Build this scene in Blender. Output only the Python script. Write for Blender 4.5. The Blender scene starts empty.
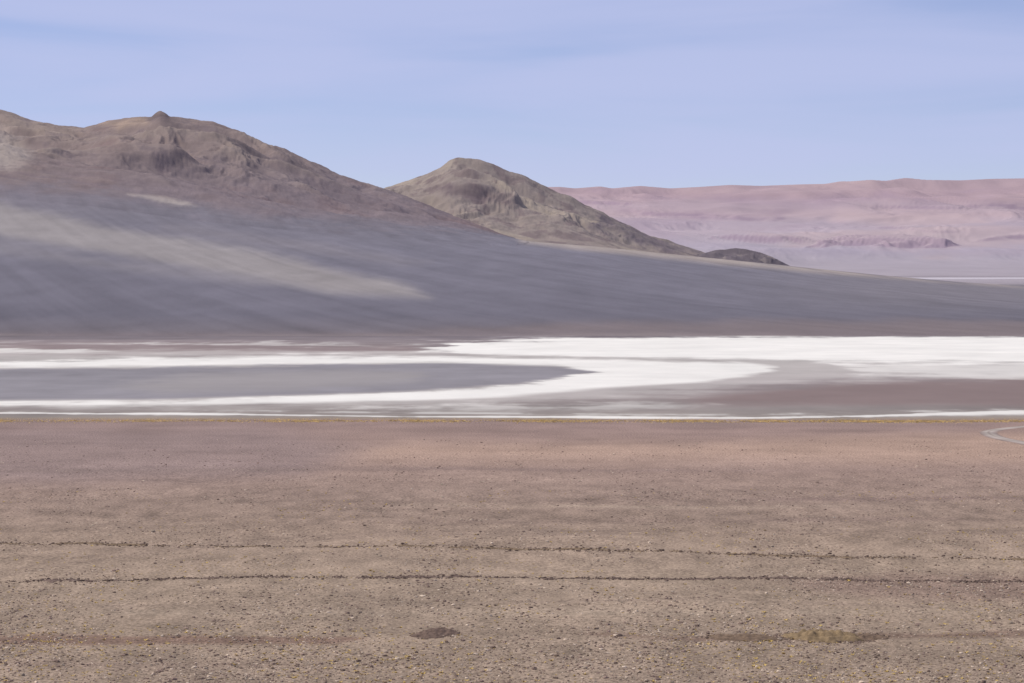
import bpy, math, mathutils
import numpy as np
rng=np.random.default_rng(7)
F=2844.0; HZ=268.0; H=60.0   # image-pixel and camera constants (telephoto view, camera floating 60 m above the plain)
EXPO=1.04

# ---------------- noise ----------------
def gtab(seed):
    r=np.random.default_rng(seed); a=r.uniform(0,2*math.pi,(256,256)); return np.cos(a),np.sin(a)
_T={}
def gnoise(x,y,seed=0):
    if seed not in _T:_T[seed]=gtab(seed)
    gx,gy=_T[seed]
    xf=np.floor(x);yf=np.floor(y);fx=x-xf;fy=y-yf
    i=xf.astype(np.int64)&255;j=yf.astype(np.int64)&255;i1=(i+1)&255;j1=(j+1)&255
    u=fx*fx*fx*(fx*(fx*6-15)+10);w=fy*fy*fy*(fy*(fy*6-15)+10)
    a=gx[i,j]*fx+gy[i,j]*fy;b=gx[i1,j]*(fx-1)+gy[i1,j]*fy
    c=gx[i,j1]*fx+gy[i,j1]*(fy-1);d=gx[i1,j1]*(fx-1)+gy[i1,j1]*(fy-1)
    ab=a+(b-a)*u
    return (ab+((c+(d-c)*u)-ab)*w)*1.5
def fbm(x,y,o=5,seed=0,gain=.5):
    s=0;amp=1;t=0
    for k in range(o):
        s=s+amp*gnoise(x*2**k+13.7*k,y*2**k+7.1*k,seed+k);t+=amp;amp*=gain
    return s/t
def ridged(x,y,o=5,seed=0,gain=.55):
    s=0;amp=1;t=0
    for k in range(o):
        g=gnoise(x*2**k+3.7*k,y*2**k+9.1*k,seed+k)
        s=s+amp*(1-np.sqrt(g*g+.002)*2.0);t+=amp;amp*=gain
    return s/t
def ss(a,b,x):
    t=np.clip((x-a)/(b-a),0,1);return t*t*(3-2*t)
def lin(c):
    c=np.array(c,float)/255.;return np.where(c<=.04045,c/12.92,((c+.055)/1.055)**2.4)/EXPO
def tab(x,pts):
    p=np.array(pts,float);return np.interp(x,p[:,0],p[:,1])
def sdf(u,v,poly,ky=1.0):
    P=np.array(poly,float);P[:,1]*=ky;v=v*ky
    d=np.full(u.shape,1e18);ins=np.zeros(u.shape,bool);n=len(P)
    for k in range(n):
        a=P[k];b=P[(k+1)%n];e=b-a
        wx=u-a[0];wy=v-a[1]
        t=np.clip((wx*e[0]+wy*e[1])/(e@e),0,1)
        d=np.minimum(d,(wx-e[0]*t)**2+(wy-e[1]*t)**2)
        c=((a[1]>v)!=(b[1]>v))
        if a[1]!=b[1]:
            ins^=c&(u<(b[0]-a[0])*(v-a[1])/(b[1]-a[1])+a[0])
    d=np.sqrt(d);return np.where(ins,d,-d)
def mix(a,b,f):
    return a+(b-a)*np.asarray(f)[...,None]
def ramp(v,keys):
    K=np.array([k[0] for k in keys]);C=lin(np.array([k[1] for k in keys]))
    return np.stack([np.interp(v,K,C[:,i]) for i in range(3)],-1)

# ---------------- ground height ----------------
D0=2473.0;DT=7000.0
FT=[(-400,172),(0,186),(100,197),(200,212),(300,223),(400,231),(500,239),(600,247),(700,257),(790,266),(900,277),(1024,288),(1200,300),(1500,312)]
def zground(x,y):
    x,y=np.broadcast_arrays(x,y);shp=x.shape;x=x.ravel();y=y.ravel()
    z=np.zeros(x.shape)
    i=y>D0
    if i.any():
        X,Yy=x[i],y[i];u=512+F*X/Yy
        zt=np.maximum(H+(HZ-tab(u,FT))/F*DT,0)
        s=np.clip((Yy-D0)/(DT-D0),0,1)
        q=zt*s**1.32*(1-ss(DT,DT+3500,Yy)*ss(560,800,u))*(1-ss(13000,17000,Yy))
        z[i]=q+s*(1-s)*20*fbm(X/260,Yy/900,4,11)*ss(0,60,zt)
    i=y<1020
    if i.any():
        X,Yy=x[i],y[i];near=1-ss(780,1020,Yy)
        z[i]=near*(0.9*fbm(X/45,Yy/60,3,21)+0.25*fbm(X/9,Yy/14,3,25))
    return z.reshape(shp)
def chart(x,y,z): return 512+F*x/y, HZ+(H-z)*F/y

# ---------------- ground colours ----------------
def c_plain(u,v,x,y):
    n1=fbm(x/220,y/420,4,31);n2=fbm(x/30,y/60,5,37,.6);stre=fbm(x/1200,y/160,4,51)
    n4=fbm(x/60,y/22,4,55,.6);n6=fbm(x/6,y/16,4,59,.6)
    vv=v+n1*10+n2*3
    col=ramp(vv,[(416,(146,126,115)),(424,(147,125,114)),(436,(152,129,116)),(452,(158,134,118)),(470,(154,131,116)),(500,(150,129,113)),(540,(151,131,112)),(580,(151,132,112)),(630,(151,132,112)),(720,(150,131,112))])
    m=sdf(u,v+n2*3,[(300,448),(430,443),(620,440),(1100,433),(1300,452),(900,462),(620,462),(380,459)],3)
    col=mix(col,lin((172,145,125)),ss(-24,30,m+30*n1)*.85)
    m=sdf(u,v+n2*3,[(-300,424),(260,424),(380,446),(300,476),(60,486),(-300,486)],3)
    col=mix(col,lin((140,122,115)),ss(-25,35,m+30*n1)*.7)
    m=sdf(u,v+n2*2,[(-200,637),(200,636),(360,640),(330,645),(-200,646)],4)
    col=mix(col,lin((126,102,87)),ss(-8,10,m+20*n2)*.85)
    m=sdf(u,v+n2*2,[(560,634),(740,638),(880,633),(1200,632),(1200,637),(880,640),(700,643)],4)
    col=mix(col,lin((122,101,86)),ss(-8,10,m+20*n2)*.85)
    m=sdf(u,v+n2*2,[(760,582),(900,572),(1200,575),(1200,600),(930,600),(800,592)],3)
    col=mix(col,lin((130,108,95)),ss(-15,25,m+35*n2)*.65)
    # faint old wheel tracks
    for pts in ([(-200,600),(0,572),(60,560),(180,545),(400,532)],[(-200,606),(0,577),(60,565),(180,549),(400,535)],[(400,606),(700,600),(1000,612),(1200,622)]):
        q=np.exp(-((v-tab(u,pts)+n1*2)/.9)**2);col=mix(col,lin((128,110,97)),q*.4*np.clip(.7+1.5*n2,0,1))
    for a,b,c,d,k,cc in((200,470,330,1.2,.35,(126,109,98)),(640,508,200,1.2,.35,(168,149,128)),(820,522,260,1.5,.35,(128,108,97)),(300,612,260,1.5,.3,(170,152,130)),(120,664,200,2,.35,(128,108,95)),(900,500,150,1.2,.4,(126,105,97)),(560,470,240,1.3,.35,(134,114,105)),(480,524,150,1.4,.4,(130,111,97)),(700,616,300,1.6,.3,(166,148,126))):
        q=np.exp(-((u-a)/c)**2-((v-b+n1*6+n2*3)/(d*1.6))**2);col=mix(col,lin(cc),q*k*1.6*np.clip(.7+n2,0,1))
    return col*(1+.24*n2+.12*stre+.17*n4+.38*n6*ss(425,520,v))[...,None]
BK=[(335,(120,111,112)),(342,(138,127,124)),(350,(147,135,130)),(358,(155,145,138)),(366,(153,143,136)),(380,(148,136,131)),(395,(145,133,127)),(408,(150,140,132)),(416,(151,141,131)),(420,(148,131,111))]
def c_basin(u,v,x,y):
    n1=fbm(x/220,y/420,4,31);n2=fbm(x/30,y/60,5,37,.6);stre=fbm(x/1200,y/160,4,51);n5=fbm(x/90,y/90,5,57,.55)
    w=n1*3.0+n2*1.3+n5*1.2
    U=u+n2*30+n5*25;V=v+w*.45
    base=ramp(V,BK)*(1+.35*stre+.16*n2+.2*n5)[...,None]
    br=sdf(U,V,[(640,399),(800,384),(900,380),(1300,382),(1300,410),(860,409),(700,408)],3)
    base=mix(base,lin((132,114,108)),ss(-10,18,br+30*n1+12*n5)*.85)
    br=sdf(U,V,[(-400,342),(120,342),(420,345),(420,352),(300,355),(-400,356)],3)
    base=mix(base,lin((144,127,122)),ss(-10,12,br)*.6)
    mud=lin((141,136,136))*(1+.16*n2+.2*stre+.15*n5)[...,None]
    white=lin((233,228,215))*(1+.05*n2+.12*n5)[...,None]
    def W(poly,soft=4,k=1.0,ky=4,amp=9):
        nonlocal base
        m=sdf(U,V,poly,ky)
        a=ss(-soft,soft,m+amp*(n2*.8+stre*1.2+n5*.8))*k
        base=base+(white-base)*a[...,None]
    W([(380,352),(520,340),(1400,334),(1400,378),(820,380),(700,392),(430,408),(-400,412),(-400,348),(150,350)],20,.28,3,30)
    W([(428,349.5),(470,342.5),(560,339),(760,337),(1400,336),(1400,366),(860,363),(700,359),(560,355.5),(470,353.5)],8,.98,4,11)
    W([(-400,363),(0,362),(150,357.5),(330,356),(470,357),(600,359.5),(740,361.5),(775,367),(752,374),(700,381.5),(600,389),(500,396.5),(400,401),(200,406),(-400,407.5),(-400,403.5),(0,403),(150,402),(300,398),(420,392),(530,384),(590,374),(560,367),(450,363.5),(300,364),(150,367),(-400,369.5)],8,.95,4,11)
    W([(-400,348.5),(0,349),(110,350.5),(60,352.5),(-400,353)],5,.6,4,14)
    W([(150,345),(330,343),(430,345),(330,346.5)],5,.35,4,14)
    W([(850,366),(930,365),(1400,364),(1400,381),(1000,379),(880,373)],16,.5,4,26)
    W([(300,410),(520,404),(660,402),(740,405),(600,411),(420,414)],12,.40,4,26)
    mm=sdf(U,V,[(-400,370),(0,369.5),(150,367.5),(300,364.5),(450,363),(550,366),(588,371),(575,376),(520,384),(420,391),(300,396),(150,400),(-400,402)],4)
    base=base+(mud-base)*(ss(-6,8,mm+7*n2))[...,None]
    m=sdf(U,V,[(200,372),(330,369),(420,372),(400,381),(300,388),(170,392),(120,385)],3)
    base=mix(base,lin((159,152,146)),ss(-16,20,m+24*n1)*.7)
    vl=tab(u,[(-400,412),(0,413),(200,415),(400,417),(600,418),(700,418.2),(800,417),(900,415),(1024,412),(1400,409)])
    th=tab(u,[(-400,1.5),(200,.9),(500,.8),(700,1.4),(1024,2.0),(1400,3)])*(1+1.6*n2+1.3*n5)
    base=base+(white-base)*((1-ss(.3,1.4,np.abs(v-vl+n1*2+n5)/np.maximum(th,.15)))*.85)[...,None]
    m=np.abs(v-(vl-3.6)+n1*2)
    base=base+(white-base)*((1-ss(.4,1.4,m))*ss(-.1,.3,n2+.1)*.4*ss(100,300,u))[...,None]
    ed=1-ss(418.5,420.5,v+n2*1.2)
    return mix(c_plain(u,v,x,y),base,ed)
def c_fan(u,v,x,y):
    n1=fbm(x/220,y/420,4,31)
    fn=fbm(x/180,y/1500,5,61,.6);f2=fbm(x/60,y/260,4,71)
    dg=fbm((x+y*.25)/45,(y-x*.5)/2600,4,77,.6)
    fk=ramp(v,[(180,(132,124,127)),(215,(125,120,124)),(250,(122,118,124)),(290,(117,113,119)),(315,(111,107,113)),(330,(115,108,110)),(338,(126,114,112))])  # soil tones, paled up-slope as painted haze
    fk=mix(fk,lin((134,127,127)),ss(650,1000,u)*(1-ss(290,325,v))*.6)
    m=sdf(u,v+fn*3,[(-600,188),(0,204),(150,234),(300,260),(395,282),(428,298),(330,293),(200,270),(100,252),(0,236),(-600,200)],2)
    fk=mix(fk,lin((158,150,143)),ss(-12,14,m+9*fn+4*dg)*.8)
    m=sdf(u,v+fn*4,[(-600,214),(0,240),(150,262),(300,284),(250,286),(120,272),(0,255),(-600,225)],2)
    fk=mix(fk,lin((137,131,131)),ss(-10,14,m+12*fn)*.6)
    m=sdf(u,v+fn*3,[(160,222),(300,240),(430,262),(400,266),(280,250),(160,232)],2)
    fk=mix(fk,lin((137,130,130)),ss(-10,14,m+10*fn)*.5)
    m=sdf(u,v+fn*3,[(505,230),(600,240),(700,254),(800,266),(905,277),(1024,287),(1100,292),(960,284),(840,275),(720,265),(600,252),(520,243)],2)
    fk=mix(fk,lin((169,156,144)),ss(-6,9,m+9*fn)*.9)
    m=sdf(u,v+fn*2,[(600,322),(1300,318),(1300,336),(620,334),(420,331)],3)
    fk=mix(fk,lin((129,115,110)),ss(-16,20,m+20*fn)*.6)
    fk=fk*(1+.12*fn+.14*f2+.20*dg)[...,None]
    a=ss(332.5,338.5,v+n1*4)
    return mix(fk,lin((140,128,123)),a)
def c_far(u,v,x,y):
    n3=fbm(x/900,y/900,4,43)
    fp=lin((164,154,156))*(1+.1*n3+.15*fbm(x/3000,y/2500,4,83))[...,None]  # pale plain colour, distance haze included in it
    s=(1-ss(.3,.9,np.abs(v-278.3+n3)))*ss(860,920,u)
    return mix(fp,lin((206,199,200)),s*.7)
def gcolor(x,y,z):
    shp=x.shape;x=x.ravel();y=y.ravel();z=np.ravel(z)+0*x
    u,v=chart(x,y,z);out=np.zeros((len(x),3))
    vf=HZ+H*F/y
    def go(i,fn):
        if i.any(): out[i]=fn(u[i],v[i],x[i],y[i])
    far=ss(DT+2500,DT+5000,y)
    go(vf>421,c_plain)
    go((vf<=421)&(vf>336),c_basin)
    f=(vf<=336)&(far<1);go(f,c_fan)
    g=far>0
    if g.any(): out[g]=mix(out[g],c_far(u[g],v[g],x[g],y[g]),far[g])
    return out.reshape(shp+(3,))

# ---------------- mesh helpers ----------------
def mesh_obj(name,verts,faces,mat,col=None,smooth=True,parent=None):
    me=bpy.data.meshes.new(name)
    verts=np.ascontiguousarray(verts,np.float32);faces=np.ascontiguousarray(faces,np.int32)
    n=faces.shape[1]
    me.vertices.add(len(verts));me.vertices.foreach_set('co',verts.ravel())
    me.loops.add(faces.size);me.loops.foreach_set('vertex_index',faces.ravel())
    me.polygons.add(len(faces));me.polygons.foreach_set('loop_start',np.arange(0,faces.size,n,dtype=np.int32))
    me.polygons.foreach_set('use_smooth',np.full(len(faces),smooth))
    me.update(calc_edges=True)
    if col is not None:
        a=me.color_attributes.new('Col','FLOAT_COLOR','POINT')
        c=np.ones((len(verts),4),np.float32);c[:,:3]=np.clip(col,0.005,.85);a.data.foreach_set('color',c.ravel())
    me.materials.append(mat)
    o=bpy.data.objects.new(name,me);bpy.context.scene.collection.objects.link(o)
    if parent:o.parent=parent
    return o
def empty(name):
    o=bpy.data.objects.new(name,None);bpy.context.scene.collection.objects.link(o);return o
def gridfaces(R,C):
    i=np.arange(R-1)[:,None]*C+np.arange(C-1)[None]
    i=i.ravel();return np.stack([i,i+1,i+C+1,i+C],-1)

# ---------------- materials ----------------
def terrain_mat(name,scales,bump=None,rough=1.0):
    m=bpy.data.materials.new(name);m.use_nodes=True;nt=m.node_tree;N=nt.nodes;L=nt.links
    b=N['Principled BSDF'];b.inputs['Roughness'].default_value=rough;b.inputs['Specular IOR Level'].default_value=.05
    at=N.new('ShaderNodeAttribute');at.attribute_name='Col';cur=at.outputs['Color']
    tc=N.new('ShaderNodeTexCoord')
    for sc,lo,hi,det,st in scales:
        mp=N.new('ShaderNodeMapping');mp.inputs['Scale'].default_value=st;L.new(tc.outputs['Object'],mp.inputs['Vector'])
        no=N.new('ShaderNodeTexNoise');no.inputs['Scale'].default_value=sc;no.inputs['Detail'].default_value=det;no.inputs['Roughness'].default_value=.65
        L.new(mp.outputs[0],no.inputs['Vector'])
        mr=N.new('ShaderNodeMapRange');mr.inputs['From Min'].default_value=.3;mr.inputs['From Max'].default_value=.7
        mr.inputs['To Min'].default_value=lo;mr.inputs['To Max'].default_value=hi;L.new(no.outputs['Fac'],mr.inputs['Value'])
        vm=N.new('ShaderNodeVectorMath');vm.operation='SCALE';L.new(cur,vm.inputs[0]);L.new(mr.outputs[0],vm.inputs['Scale']);cur=vm.outputs[0]
    L.new(cur,b.inputs['Base Color'])
    if bump:
        no=N.new('ShaderNodeTexNoise');no.inputs['Scale'].default_value=bump[0];no.inputs['Detail'].default_value=4;L.new(tc.outputs['Object'],no.inputs['Vector'])
        bp=N.new('ShaderNodeBump');bp.inputs['Distance'].default_value=bump[1];bp.inputs['Strength'].default_value=bump[2]
        L.new(no.outputs['Fac'],bp.inputs['Height']);L.new(bp.outputs[0],b.inputs['Normal'])
    return m
M_ground=terrain_mat('desert_gravel_soil',[(1.6,.52,1.48,4,(1,.6,1))])
M_salt=terrain_mat('salt_crust',[(.02,.95,1.05,5,(1,.5,1))])
M_mtn=terrain_mat('volcanic_scree',[(.012,.88,1.12,6,(1,1,1))],(.02,12.0,.25))
M_far=terrain_mat('haze_tinted_strata',[(.002,.95,1.05,5,(1,1,3))])  # its vertex colours include the painted haze of the far range
def plain(name,rgb,vary=.25,sc=2.0):
    m=bpy.data.materials.new(name);m.use_nodes=True;nt=m.node_tree;N=nt.nodes;L=nt.links
    b=N['Principled BSDF'];b.inputs['Roughness'].default_value=1;b.inputs['Specular IOR Level'].default_value=.05
    tc=N.new('ShaderNodeTexCoord');no=N.new('ShaderNodeTexNoise');no.inputs['Scale'].default_value=sc;no.inputs['Detail'].default_value=2
    L.new(tc.outputs['Object'],no.inputs['Vector'])
    cr=N.new('ShaderNodeValToRGB');c=np.array(rgb)
    cr.color_ramp.elements[0].position=.35;cr.color_ramp.elements[1].position=.65
    cr.color_ramp.elements[0].color=(*(c*(1-vary)),1);cr.color_ramp.elements[1].color=(*(c*(1+vary)),1)
    L.new(no.outputs['Fac'],cr.inputs['Fac']);L.new(cr.outputs[0],b.inputs['Base Color']);return m

# ---------------- ground sheet ----------------
def rowsby(v0,v1,n): return F*H/(np.linspace(v0,v1,n)-HZ)
ys=np.concatenate([np.array([15,30,60,110,180,260,330]),rowsby(720,422,420),rowsby(421.5,336.5,50),np.linspace(2500,7200,300),np.linspace(7300,12500,40),np.linspace(12800,24000,60),np.linspace(25000,60000,30)])
ts=np.concatenate([np.linspace(-.6,-.2,30)[:-1],np.linspace(-.2,.2,1050),np.linspace(.2,.6,30)[1:]])
Y,T=np.meshgrid(ys,ts,indexing='ij')
X=T*np.maximum(Y,60)
Z=zground(X,Y)
C=gcolor(X,Y,Z)
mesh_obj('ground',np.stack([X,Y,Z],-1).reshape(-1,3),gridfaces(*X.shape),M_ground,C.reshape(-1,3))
ys=rowsby(420.8,336.2,270);ts=np.linspace(-.28,.28,1400)
Y,T=np.meshgrid(ys,ts,indexing='ij');X=T*Y
Z=zground(X,Y)+.12
Z[0]-=.3;Z[-1]-=.3
C=gcolor(X,Y,Z*0)
mesh_obj('salt_flat',np.stack([X,Y,Z],-1).reshape(-1,3),gridfaces(*X.shape),M_salt,C.reshape(-1,3))

# ---------------- mountains ----------------
def gsm(a,s):
    n=int(s*3)+1;k=np.exp(-.5*(np.arange(-n,n+1)/s)**2);k/=k.sum()
    return np.convolve(np.pad(a,n,mode='edge'),k,'valid')
def mountain(name,sil,u0,u1,y0,yr,y1,nu,ny,seed,colfn,mat,rough=.4,gul=420,zb=None,edge=30,expo=1.25,terr=0,sm=28,wamp=500,sk=2.0,skew=.35,fine=5,gain=.45,ledges=()):
    us=np.linspace(u0,u1,nu);ys=np.linspace(y0,y1,ny);pp=nu/(u1-u0)
    Yg,Ug=np.meshgrid(ys,us,indexing='ij');Xg=(Ug-512)/F*Yg
    base=zground(Xg,Yg) if zb is None else zb+0*Xg
    yrr=yr+fbm(Xg/1500,Yg/3000,3,seed+50)*wamp
    p=np.where(Yg<yrr,(Yg-y0)/(yrr-y0),(y1-Yg)/(y1-yrr));p=np.clip(p,0,1)
    wx=Xg+skew*Yg+fbm(Xg/(gul*1.6),Yg/(gul*1.8),4,seed+9)*gul*1.0
    rg=ridged(wx/gul,Yg/(gul*2.0),6,seed,gain)
    big=ridged((wx+Yg*.3)/(gul*2.5),Yg/(gul*3.5),3,seed+20)
    pe=p**expo
    if terr:
        q=pe*terr+.5*fbm(Xg/(gul*1.5),Yg/(gul*3),4,seed+70);fl=np.floor(q);fr=q-fl
        pe=np.clip(pe*.6+.4*(fl+ss(.45,.95,fr)-(q-pe*terr))/terr,0,1)
    shp=pe*(1+rough*(1-.96*p**3)*((rg-.45)+.9*(big-.4)))
    shp=np.maximum(shp,0)
    want=HZ-tab(us,sil)
    k=np.full(nu,300.);c=np.arange(nu)
    for it in range(18):
        zz=base+shp*k[None]
        a=(zz-H)/Yg;im=a.argmax(0)
        need=H+want/F*Yg[im,c]-base[im,c]
        kn=np.maximum(need,0)/np.maximum(shp[im,c],.05)
        k=.5*k+.5*gsm(kn,sm*pp*.5)
    z=base+shp*k[None]
    for sg,pw,its in((sk*5,2,4),(sk,9,6)):
        wgt=p**pw
        for it in range(its):
            a=(z-H)/Yg;im=a.argmax(0)
            res=(want/F-a[im,c])*Yg[im,c]/np.maximum(wgt[im,c],.3)
            z=z+wgt*gsm(res,sg*pp)[None]*.8
    z=z+np.minimum(p*3,1)*fine*fbm(Xg/45,Yg/60,4,seed+90,.55)
    if ledges:
        u,v=chart(Xg,Yg,z);wob=fbm(Xg/700,Yg/900,5,seed+33,.6)
        add=0*z
        for poly,dz,sf in ledges:
            add=add+dz*ss(0,sf,sdf(u+wob*18,v+wob*5,poly,3))*(1+.35*wob)
        z=z+add
        rg=add
    hgt=z-base
    z=z-edge*(1-ss(0,.06,p))-2*(hgt<1)-edge*.3*(hgt<.5)
    u,v=chart(Xg,Yg,z)
    col=colfn(u,v,Xg,Yg,z,hgt,rg,p)
    return mesh_obj(name,np.stack([Xg,Yg,z],-1).reshape(-1,3),gridfaces(ny,nu),mat,col.reshape(-1,3))
def foot(c,x,y,z,h,a):
    i=a<1
    if i.any():
        g=gcolor(x[i],y[i],(z-h)[i]);c=c.copy();c[i]=g+(c[i]-g)*a[i][:,None]
    return c
def colA(u,v,x,y,z,h,rg,p):
    n=fbm(x/500,y/900,5,101,.6);n2=fbm(x/110,y/200,5,107,.6)
    c=np.broadcast_to(lin((130,117,117)),x.shape+(3,)).copy()  # rock base lightened to include aerial haze
    c=mix(c,lin((138,122,114)),(1-ss(140,200,v))*.8)
    c=mix(c,lin((126,107,103)),ss(0,.35,n+.3*n2-.02)*.6)
    c=mix(c,lin((154,139,127)),ss(.5,.85,rg+.3*n2)*.5*(1-ss(160,215,v)))
    m=sdf(u,v+n*8,[(-200,118),(0,130),(22,140),(34,158),(10,172),(-200,178)])
    c=mix(c,lin((174,161,149)),ss(-10,10,m+10*n2)*.75)  # sunlit left slope, its brightness painted as a pale tan patch
    m=sdf(u,v+n*4,[(-200,108),(0,113),(60,127),(88,129),(70,140),(30,135),(0,128)])
    c=mix(c,lin((160,144,130)),ss(-8,8,m+12*n2)*.6)
    m=sdf(u,v+n*1,[(128,194.5),(150,195.5),(185,201),(200,205.5),(196,208),(175,206.5),(150,201)])
    c=mix(c,lin((190,176,162)),ss(-2,4,m+4*n2)*.95)
    m=sdf(u,v+n*6,[(100,124),(140,116),(150,122),(120,130)])
    c=mix(c,lin((172,150,130)),ss(-4,5,m+5*n2)*.7)
    m=sdf(u,v+n*4,[(150,112),(172,113),(176,121),(150,120)])
    c=mix(c,lin((94,84,87)),ss(-4,5,m+5*n2)*.6)
    c=mix(c,lin((110,98,100)),ss(.10,.4,n2)*.55*(1-ss(180,215,v)))
    c=c*(1+.15*n2)[...,None]
    return foot(c,x,y,z,h,ss(2,45,h+20*n2))
def colB(u,v,x,y,z,h,rg,p):
    n=fbm(x/300,y/500,5,121,.6);n2=fbm(x/80,y/140,5,127,.6)
    c=np.broadcast_to(lin((148,135,126)),x.shape+(3,)).copy()  # rock colour with haze lightening painted in
    c=mix(c,lin((170,156,139)),ss(0,.3,n)*.6)
    c=mix(c,lin((120,106,104)),ss(.05,.3,n2-.4*n)*.7)
    m=sdf(u,v+n*8,[(430,185),(470,182),(505,195),(520,205),(490,203),(450,196)])
    c=mix(c,lin((110,96,98)),ss(-6,6,m+8*n2)*.65)
    m=sdf(u,v+n*4,[(600,215),(650,236),(700,250),(700,256),(640,244),(590,228)])
    c=mix(c,lin((110,100,104)),ss(-6,6,m+8*n2)*.75)
    c=c*(1+.17*n2)[...,None]
    return foot(c,x,y,z,h,ss(2,22,h+12*n2))
def colC(u,v,x,y,z,h,rg,p):
    n2=fbm(x/60,y/100,5,137,.6)
    c=np.broadcast_to(lin((108,99,102)),x.shape+(3,))*(1+.3*n2)[...,None]
    c=mix(c,lin((144,132,124)),ss(.1,.3,n2)*.5)
    return foot(c,x,y,z,h,ss(1,8,h+4*n2))
silA=[(-300,95),(-100,104),(0,109),(10,112),(30,120),(60,126),(85,128),(110,121),(135,117.5),(152,117.5),(157,113),(160,111.5),(165,113),(170,116.5),(200,120.5),(215,122),(230,128),(245,133),(262,142),(285,149),(300,157),(320,165),(340,175),(380,187.5),(400,194),(430,206),(470,222),(510,237),(545,246),(600,262),(700,290)]
silB=[(230,260),(300,222),(350,200),(388,187),(410,180),(425,175),(440,168),(450,160),(458,158),(470,158.5),(482,160.5),(495,165),(510,172),(525,176),(540,184),(555,191),(570,196),(585,205),(600,211),(615,220),(630,226),(650,236),(665,239),(680,245),(700,251),(730,263),(800,285)]
silC=[(660,275),(690,262),(702,254),(714,250.5),(725,249.5),(735,248),(745,249),(758,252),(772,257),(790,266),(810,275)]
mountain('mountain',silA,-330,620,6300,9300,12000,1250,420,201,colA,M_mtn,.62,560,fine=5,gain=.5,sk=1.6)
mountain('mountain',silB,240,740,8600,10300,12600,800,300,235,colB,M_mtn,.66,400,sm=20,wamp=300,fine=5,gain=.5,sk=1.6)
mountain('rocky_hill',silC,650,815,8000,8700,9600,300,120,261,colC,M_mtn,.9,120,edge=10,sm=6,wamp=100,sk=1.0,fine=3)

RK=[(178,(170,149,151)),(186,(174,152,153)),(194,(179,156,156)),(202,(175,156,159)),(212,(179,159,160)),(222,(173,158,163)),(232,(177,162,166)),(245,(173,162,167)),(258,(170,160,164)),(275,(166,156,158))]  # rock tones with aerial haze painted in, greyer towards the base
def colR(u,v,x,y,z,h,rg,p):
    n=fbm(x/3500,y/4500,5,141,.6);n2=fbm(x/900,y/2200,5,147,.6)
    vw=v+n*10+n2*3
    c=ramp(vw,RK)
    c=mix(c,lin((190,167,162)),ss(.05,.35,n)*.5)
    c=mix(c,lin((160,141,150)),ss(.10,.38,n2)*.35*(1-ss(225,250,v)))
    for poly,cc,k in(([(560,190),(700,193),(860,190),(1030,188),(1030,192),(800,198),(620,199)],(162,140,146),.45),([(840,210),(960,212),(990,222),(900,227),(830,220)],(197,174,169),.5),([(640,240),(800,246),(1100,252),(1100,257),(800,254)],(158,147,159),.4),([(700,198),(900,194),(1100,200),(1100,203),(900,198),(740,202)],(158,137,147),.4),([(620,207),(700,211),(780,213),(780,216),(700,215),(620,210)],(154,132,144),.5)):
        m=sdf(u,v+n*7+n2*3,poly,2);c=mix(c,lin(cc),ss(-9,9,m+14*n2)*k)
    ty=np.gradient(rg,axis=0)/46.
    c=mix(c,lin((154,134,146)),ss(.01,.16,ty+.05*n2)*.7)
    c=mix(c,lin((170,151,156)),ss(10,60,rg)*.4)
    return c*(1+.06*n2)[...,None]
silR=[(300,190),(560,187),(575,188.5),(600,186.5),(612,188.5),(640,186),(670,188.5),(700,187),(730,185),(760,186),(800,184.5),(825,184),(840,181.5),(850,181.5),(870,180),(885,181),(905,178),(925,180),(960,180.5),(990,179),(1024,178.5),(1100,181),(1400,190)]
LED=[([(800,249),(830,247),(900,249),(952,250),(962,245),(935,240),(860,239),(815,242)],65,12),
     ([(700,241),(760,244),(820,243),(826,236),(770,231),(710,233)],32,24),
     ([(610,216),(680,220),(770,223),(800,218),(760,211),(660,209)],26,18),
     ([(850,212),(960,209),(1200,213),(1200,203),(980,202),(880,205)],24,20),
     ([(965,244),(1060,240),(1200,246),(1200,234),(1060,229),(980,235)],26,24),
     ([(760,232),(860,230),(950,232),(960,227),(860,224),(780,227)],22,16),
     ([(560,204),(620,207),(640,202),(600,198),(560,198)],24,12)]
mountain('mountain_range',silR,380,1330,20500,33000,40000,1000,420,301,colR,M_far,.36,3800,zb=-5.,edge=0,expo=1.25,terr=6,sm=60,wamp=1200,sk=4,skew=.6,fine=0,gain=.6,ledges=LED)

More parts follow.
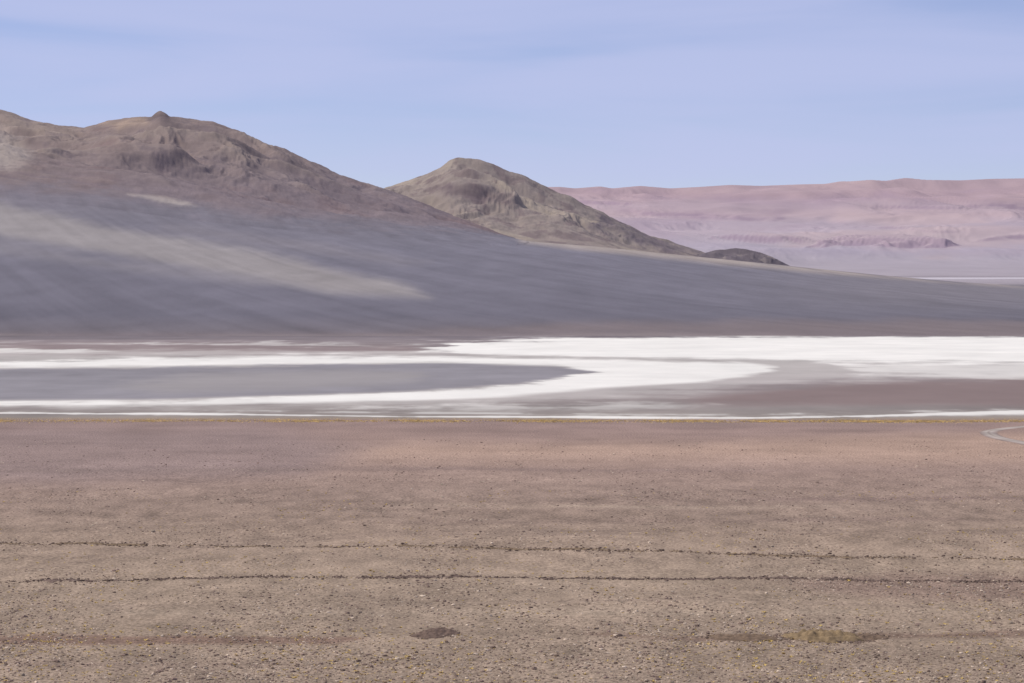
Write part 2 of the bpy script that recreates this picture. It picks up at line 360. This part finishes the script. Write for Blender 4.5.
# ---------------- stones ----------------
phi=(1+5**.5)/2
IV=np.array([(-1,phi,0),(1,phi,0),(-1,-phi,0),(1,-phi,0),(0,-1,phi),(0,1,phi),(0,-1,-phi),(0,1,-phi),(phi,0,-1),(phi,0,1),(-phi,0,-1),(-phi,0,1)])/math.hypot(1,phi)
IF=np.array([(0,11,5),(0,5,1),(0,1,7),(0,7,10),(0,10,11),(1,5,9),(5,11,4),(11,10,2),(10,7,6),(7,1,8),(3,9,4),(3,4,2),(3,2,6),(3,6,8),(3,8,9),(4,9,5),(2,4,11),(6,2,10),(8,6,7),(9,8,1)])
def stones(name,x,y,r,cols,mat,parent=None):
    n=len(x);z=zground(x,y)
    a=rng.uniform(0,6.28,n)
    V=IV[None]*rng.uniform(.7,1.25,(n,12,1))
    V=V*np.stack([rng.uniform(.8,1.4,n),rng.uniform(.8,1.4,n),rng.uniform(.5,.85,n)],-1)[:,None]*r[:,None,None]
    ca,sa=np.cos(a)[:,None],np.sin(a)[:,None]
    P=np.stack([V[...,0]*ca-V[...,1]*sa+x[:,None],V[...,0]*sa+V[...,1]*ca+y[:,None],V[...,2]+(z+r*.15)[:,None]],-1)
    Fc=(IF[None]+12*np.arange(n)[:,None,None]).reshape(-1,3)
    return mesh_obj(name,P.reshape(-1,3),Fc,mat,np.repeat(cols,12,0),smooth=False,parent=parent)
M_stone=terrain_mat('stone',[(3.,.85,1.15,2,(1,1,1))])
def fromchart(u,v):
    y=F*H/(v-HZ);return (u-512)/F*y,y
N=64000
u=rng.uniform(-120,1144,N*4);v=rng.uniform(440,720,N*4)
x,y=fromchart(u,v)
dens=.18+1.6*np.clip(fbm(x/25,y/60,5,171,.6)+.05,-1,1)+.55*ss(540,683,v)+1.0*ss(760,860,u)*(1-ss(4,18,np.abs(v-586+10*fbm(x/20,y/30,3,5))))
keep=rng.uniform(0,1,len(x))<np.clip(dens,0.03,1)*.75
x,y=x[keep][:N],y[keep][:N];n=len(x)
r=np.clip(rng.lognormal(-2.3,.5,n),.04,.40)
shade=rng.uniform(.6,1.5,n)[:,None]
cc=np.where(rng.uniform(0,1,n)[:,None]<.4,lin((190,171,148)),lin((132,112,99)))*shade
stones('gravel_stones',x,y,r,cc,M_stone)

T1=[(-150,542),(0,543.5),(200,545),(400,547),(550,550),(700,554),(850,557),(1024,560),(1180,562)]
T2=[(-150,586),(0,583),(120,580),(250,577.5),(400,577),(550,578),(700,578.5),(850,579),(1024,582),(1180,585)]
def berm(pts,w,h,col,seed,parent):
    us=np.linspace(pts[0][0],pts[-1][0],2400);vs=tab(us,pts)
    x0,y0=fromchart(us,vs)
    y0=y0+gnoise(x0/14,x0*0,seed)*2.5+gnoise(x0/3,x0*0,seed)*.8
    hh=h*np.clip(.6+1.2*gnoise(x0/3.,x0*0+.3,seed+1)+.9*gnoise(x0/22.,x0*0+.3,seed+2),.0,2)
    prof=[(-1,-.1),(-.55,.35),(-.15,1),(.2,.9),(.6,.3),(1,-.1)]
    P=[];Cc=[]
    for a,b in prof:
        yy=y0+a*w*(1+.5*gnoise(x0/1.5,x0*0+a,seed+4));P.append(np.stack([x0,yy,zground(x0,yy)+b*hh-.04+np.where(b<0,-.15,0)],-1))
        Cc.append(np.broadcast_to(lin(col),(len(x0),3))*(1+.5*gnoise(x0/.9,x0*0+a*3,seed+5))[:,None])
    P=np.array(P);mesh_obj('ridge',P.reshape(-1,3),gridfaces(len(prof),len(us)),M_stone,np.array(Cc).reshape(-1,3),smooth=False,parent=parent)
    return x0,y0,hh
for pts,w,h,seed,cnt,col in((T1,2.2,.22,401,2200,(128,109,87)),(T2,1.4,.18,421,3200,(116,98,87))):
    par=empty('gravel_berm')
    bx,by,hh=berm(pts,w,h,col,seed,par)
    pr=.25+hh/hh.max();pr/=pr.sum()
    ii=rng.choice(len(bx),cnt,p=pr);x=bx[ii]+rng.uniform(-.1,.1,cnt);y=by[ii]+rng.normal(0,w*.9,cnt)
    r=np.clip(rng.lognormal(-1.9,.45,cnt),.06,.36)
    stones('stones',x,y,r,lin((108,91,80))*rng.uniform(.6,1.4,cnt)[:,None],M_stone,par)
def tufts(name,x,y,r,mat,nb=9):
    n=len(x);z=zground(x,y)
    a=rng.uniform(0,6.28,(n,nb));l=r[:,None]*rng.uniform(.6,1.2,(n,nb))
    bx=x[:,None]+np.cos(a)*r[:,None]*.25;by=y[:,None]+np.sin(a)*r[:,None]*.25
    px=-np.sin(a)*r[:,None]*.28;py=np.cos(a)*r[:,None]*.28
    z0=z[:,None]-.02+0*a
    V=np.stack([np.stack([bx-px,by-py,z0],-1),np.stack([bx+px,by+py,z0],-1),np.stack([bx+np.cos(a)*l*.9,by+np.sin(a)*l*.9,z0+l*.6],-1)],2)
    return mesh_obj(name,V.reshape(-1,3),np.arange(n*nb*3).reshape(-1,3),mat,None,smooth=False)
M_straw=plain('dry_straw_grass',(.58,.41,.13),.25,.5)
def mound(uc,vc,wx,wy,h,cnt,seed,col):
    par=empty('dirt_mound')
    cx,cy=fromchart(np.array([uc]),np.array([vc]));cx=cx[0];cy=cy[0]
    g=np.linspace(-1.2,1.2,60);A,B=np.meshgrid(g,g,indexing='ij')
    xx=cx+A*wx;yy=cy+B*wy
    rr=np.sqrt(A*A+B*B)+.45*fbm(xx/2.5,yy/4,4,seed)
    zz=zground(xx,yy)+h*np.maximum(1-rr*rr,0)*(1+1.1*fbm(xx/1.2,yy/1.5,4,seed+3))-.08*(rr>=.95)-.2*(rr>1.02)
    c=np.broadcast_to(lin(col),A.shape+(3,))*(1+.6*fbm(xx/.8,yy/1.2,3,seed+5))[...,None]
    mesh_obj('soil',np.stack([xx,yy,zz],-1).reshape(-1,3),gridfaces(60,60),M_stone,c.reshape(-1,3),parent=par)
    a=rng.uniform(0,6.28,cnt);q=np.sqrt(rng.uniform(0,1,cnt))*1.2
    stones('stones',cx+np.cos(a)*q*wx,cy+np.sin(a)*q*wy,rng.uniform(.06,.26,cnt),lin((120,102,88))*rng.uniform(.6,1.5,cnt)[:,None],M_stone,par)
mound(435,636,3.6,5,.75,160,501,(112,94,82))
mound(826,638,7,6,1.1,420,521,(140,119,90))
mound(865,637,4,4,.5,160,561,(118,99,82))
mound(745,640,6,4,.5,160,541,(120,101,83))

# ---------------- dry grass tufts ----------------
N=15000
u=rng.uniform(-120,1144,N*3);v=rng.uniform(490,725,N*3);x,y=fromchart(u,v)
dens=.12+1.5*np.clip(fbm(x/30,y/60,4,181),-1,1)+.4*ss(600,683,v)
k=rng.uniform(0,1,len(x))<np.clip(dens,.02,1)*.45
x,y=x[k][:N],y[k][:N]
tufts('grass_tufts',x,y,np.clip(rng.lognormal(-1.55,.4,len(x)),.08,.48),M_straw)
n=36000
u=rng.uniform(-150,1180,n);v=420.6+rng.normal(0,.9,n)+.5*ss(300,800,u)
x,y=fromchart(u,v);g=fbm(x/25,y/40,3,191)
k=g>rng.uniform(-.45,.4,n);x,y=x[k],y[k]
tufts('shore_grass',x,y,rng.uniform(.2,.5,len(x)),plain('golden_shore_grass',(.68,.48,.19),.3,.2),6)

# ---------------- dirt road ----------------
R=[(1500,405),(1200,419),(1060,424.5),(1024,427),(1004,429),(992,431),(989,433),(993,436),(1003,439),(1024,443),(1060,449),(1200,462)]
R=np.array(R,float)
px,py=fromchart(R[:,0],R[:,1])
q=np.linspace(0,len(R)-1,300)
def catmull(p,q):
    i=np.clip(np.floor(q).astype(int),0,len(p)-2);t=q-i
    g=lambda k:p[np.clip(k,0,len(p)-1)]
    a,b,c,d=g(i-1),g(i),g(i+1),g(i+2)
    return .5*((2*b)+(c-a)*t+(2*a-5*b+4*c-d)*t*t+(3*b-a-3*c+d)*t**3)
cx,cy=catmull(px,q),catmull(py,q)
tx,ty=np.gradient(cx),np.gradient(cy);ln=np.hypot(tx,ty);nx,ny=-ty/ln,tx/ln
P=[];Cl=[]
for a,cr,dz in((-1,(146,127,115),.0),(-.6,(164,150,139),.12),(-.25,(175,163,150),.14),(0,(154,139,128),.18),(.25,(175,163,150),.14),(.6,(164,150,139),.12),(1,(146,127,115),.0)):
    xx=cx+nx*a*3.2;yy=cy+ny*a*3.2
    P.append(np.stack([xx,yy,zground(xx,yy)+dz+.03],-1));Cl.append(lin(cr)*(1+.3*gnoise(xx/12,yy/12,9))[:,None])
mesh_obj('dirt_road',np.array(P).reshape(-1,3),gridfaces(7,300),M_salt,np.array(Cl).reshape(-1,3))

# ---------------- light ----------------
EL=math.radians(54);AZ=math.radians(-72)
sv=(math.sin(AZ)*math.cos(EL),math.cos(AZ)*math.cos(EL),math.sin(EL))
sd=bpy.data.lights.new('sun','SUN');sd.energy=3.3;sd.angle=math.radians(.5);sd.color=(1,.955,.89)
so=bpy.data.objects.new('sun',sd);bpy.context.scene.collection.objects.link(so)
so.rotation_euler=mathutils.Vector(sv).to_track_quat('Z','Y').to_euler()
w=bpy.data.worlds.new('World');bpy.context.scene.world=w;w.use_nodes=True
nt=w.node_tree;N=nt.nodes;L=nt.links
bg=N['Background'];bg.inputs['Strength'].default_value=.1
sk=N.new('ShaderNodeTexSky');sk.sky_type='NISHITA';sk.sun_disc=False;sk.sun_elevation=EL;sk.sun_rotation=AZ
sk.altitude=4000;sk.air_density=1.0;sk.dust_density=.7;sk.ozone_density=1.5
tint=N.new('ShaderNodeVectorMath');tint.operation='MULTIPLY';tint.inputs[1].default_value=(1.0,.89,1.06);L.new(sk.outputs[0],tint.inputs[0])
tc=N.new('ShaderNodeTexCoord')
mp=N.new('ShaderNodeMapping');mp.inputs['Scale'].default_value=(5,5,48);mp.inputs['Rotation'].default_value=(0,math.radians(2.5),0)
L.new(tc.outputs['Generated'],mp.inputs['Vector'])
no=N.new('ShaderNodeTexNoise');no.inputs['Scale'].default_value=1.0;no.inputs['Detail'].default_value=5;no.inputs['Roughness'].default_value=.45
no.inputs['Distortion'].default_value=.4
L.new(mp.outputs[0],no.inputs['Vector'])
mr=N.new('ShaderNodeMapRange');mr.interpolation_type='SMOOTHSTEP';mr.inputs['From Min'].default_value=.32;mr.inputs['From Max'].default_value=.66;mr.inputs['To Min'].default_value=.22;mr.inputs['To Max'].default_value=.72
L.new(no.outputs['Fac'],mr.inputs['Value'])
mx=N.new('ShaderNodeMix');mx.data_type='RGBA'
L.new(mr.outputs[0],mx.inputs[0]);L.new(tint.outputs[0],mx.inputs[6]);mx.inputs[7].default_value=(5.3,5.7,8.3,1)
L.new(mx.outputs[2],bg.inputs['Color'])

cd=bpy.data.cameras.new('camera');cd.lens=100;cd.sensor_width=36;cd.clip_end=90000;cd.clip_start=1
co=bpy.data.objects.new('camera',cd);bpy.context.scene.collection.objects.link(co)
co.location=(0,0,H);co.rotation_euler=(math.radians(90)-math.atan((341.5-HZ)/F),0,0)
sc=bpy.context.scene;sc.camera=co
sc.view_settings.view_transform='Standard';sc.view_settings.look='None';sc.view_settings.exposure=0
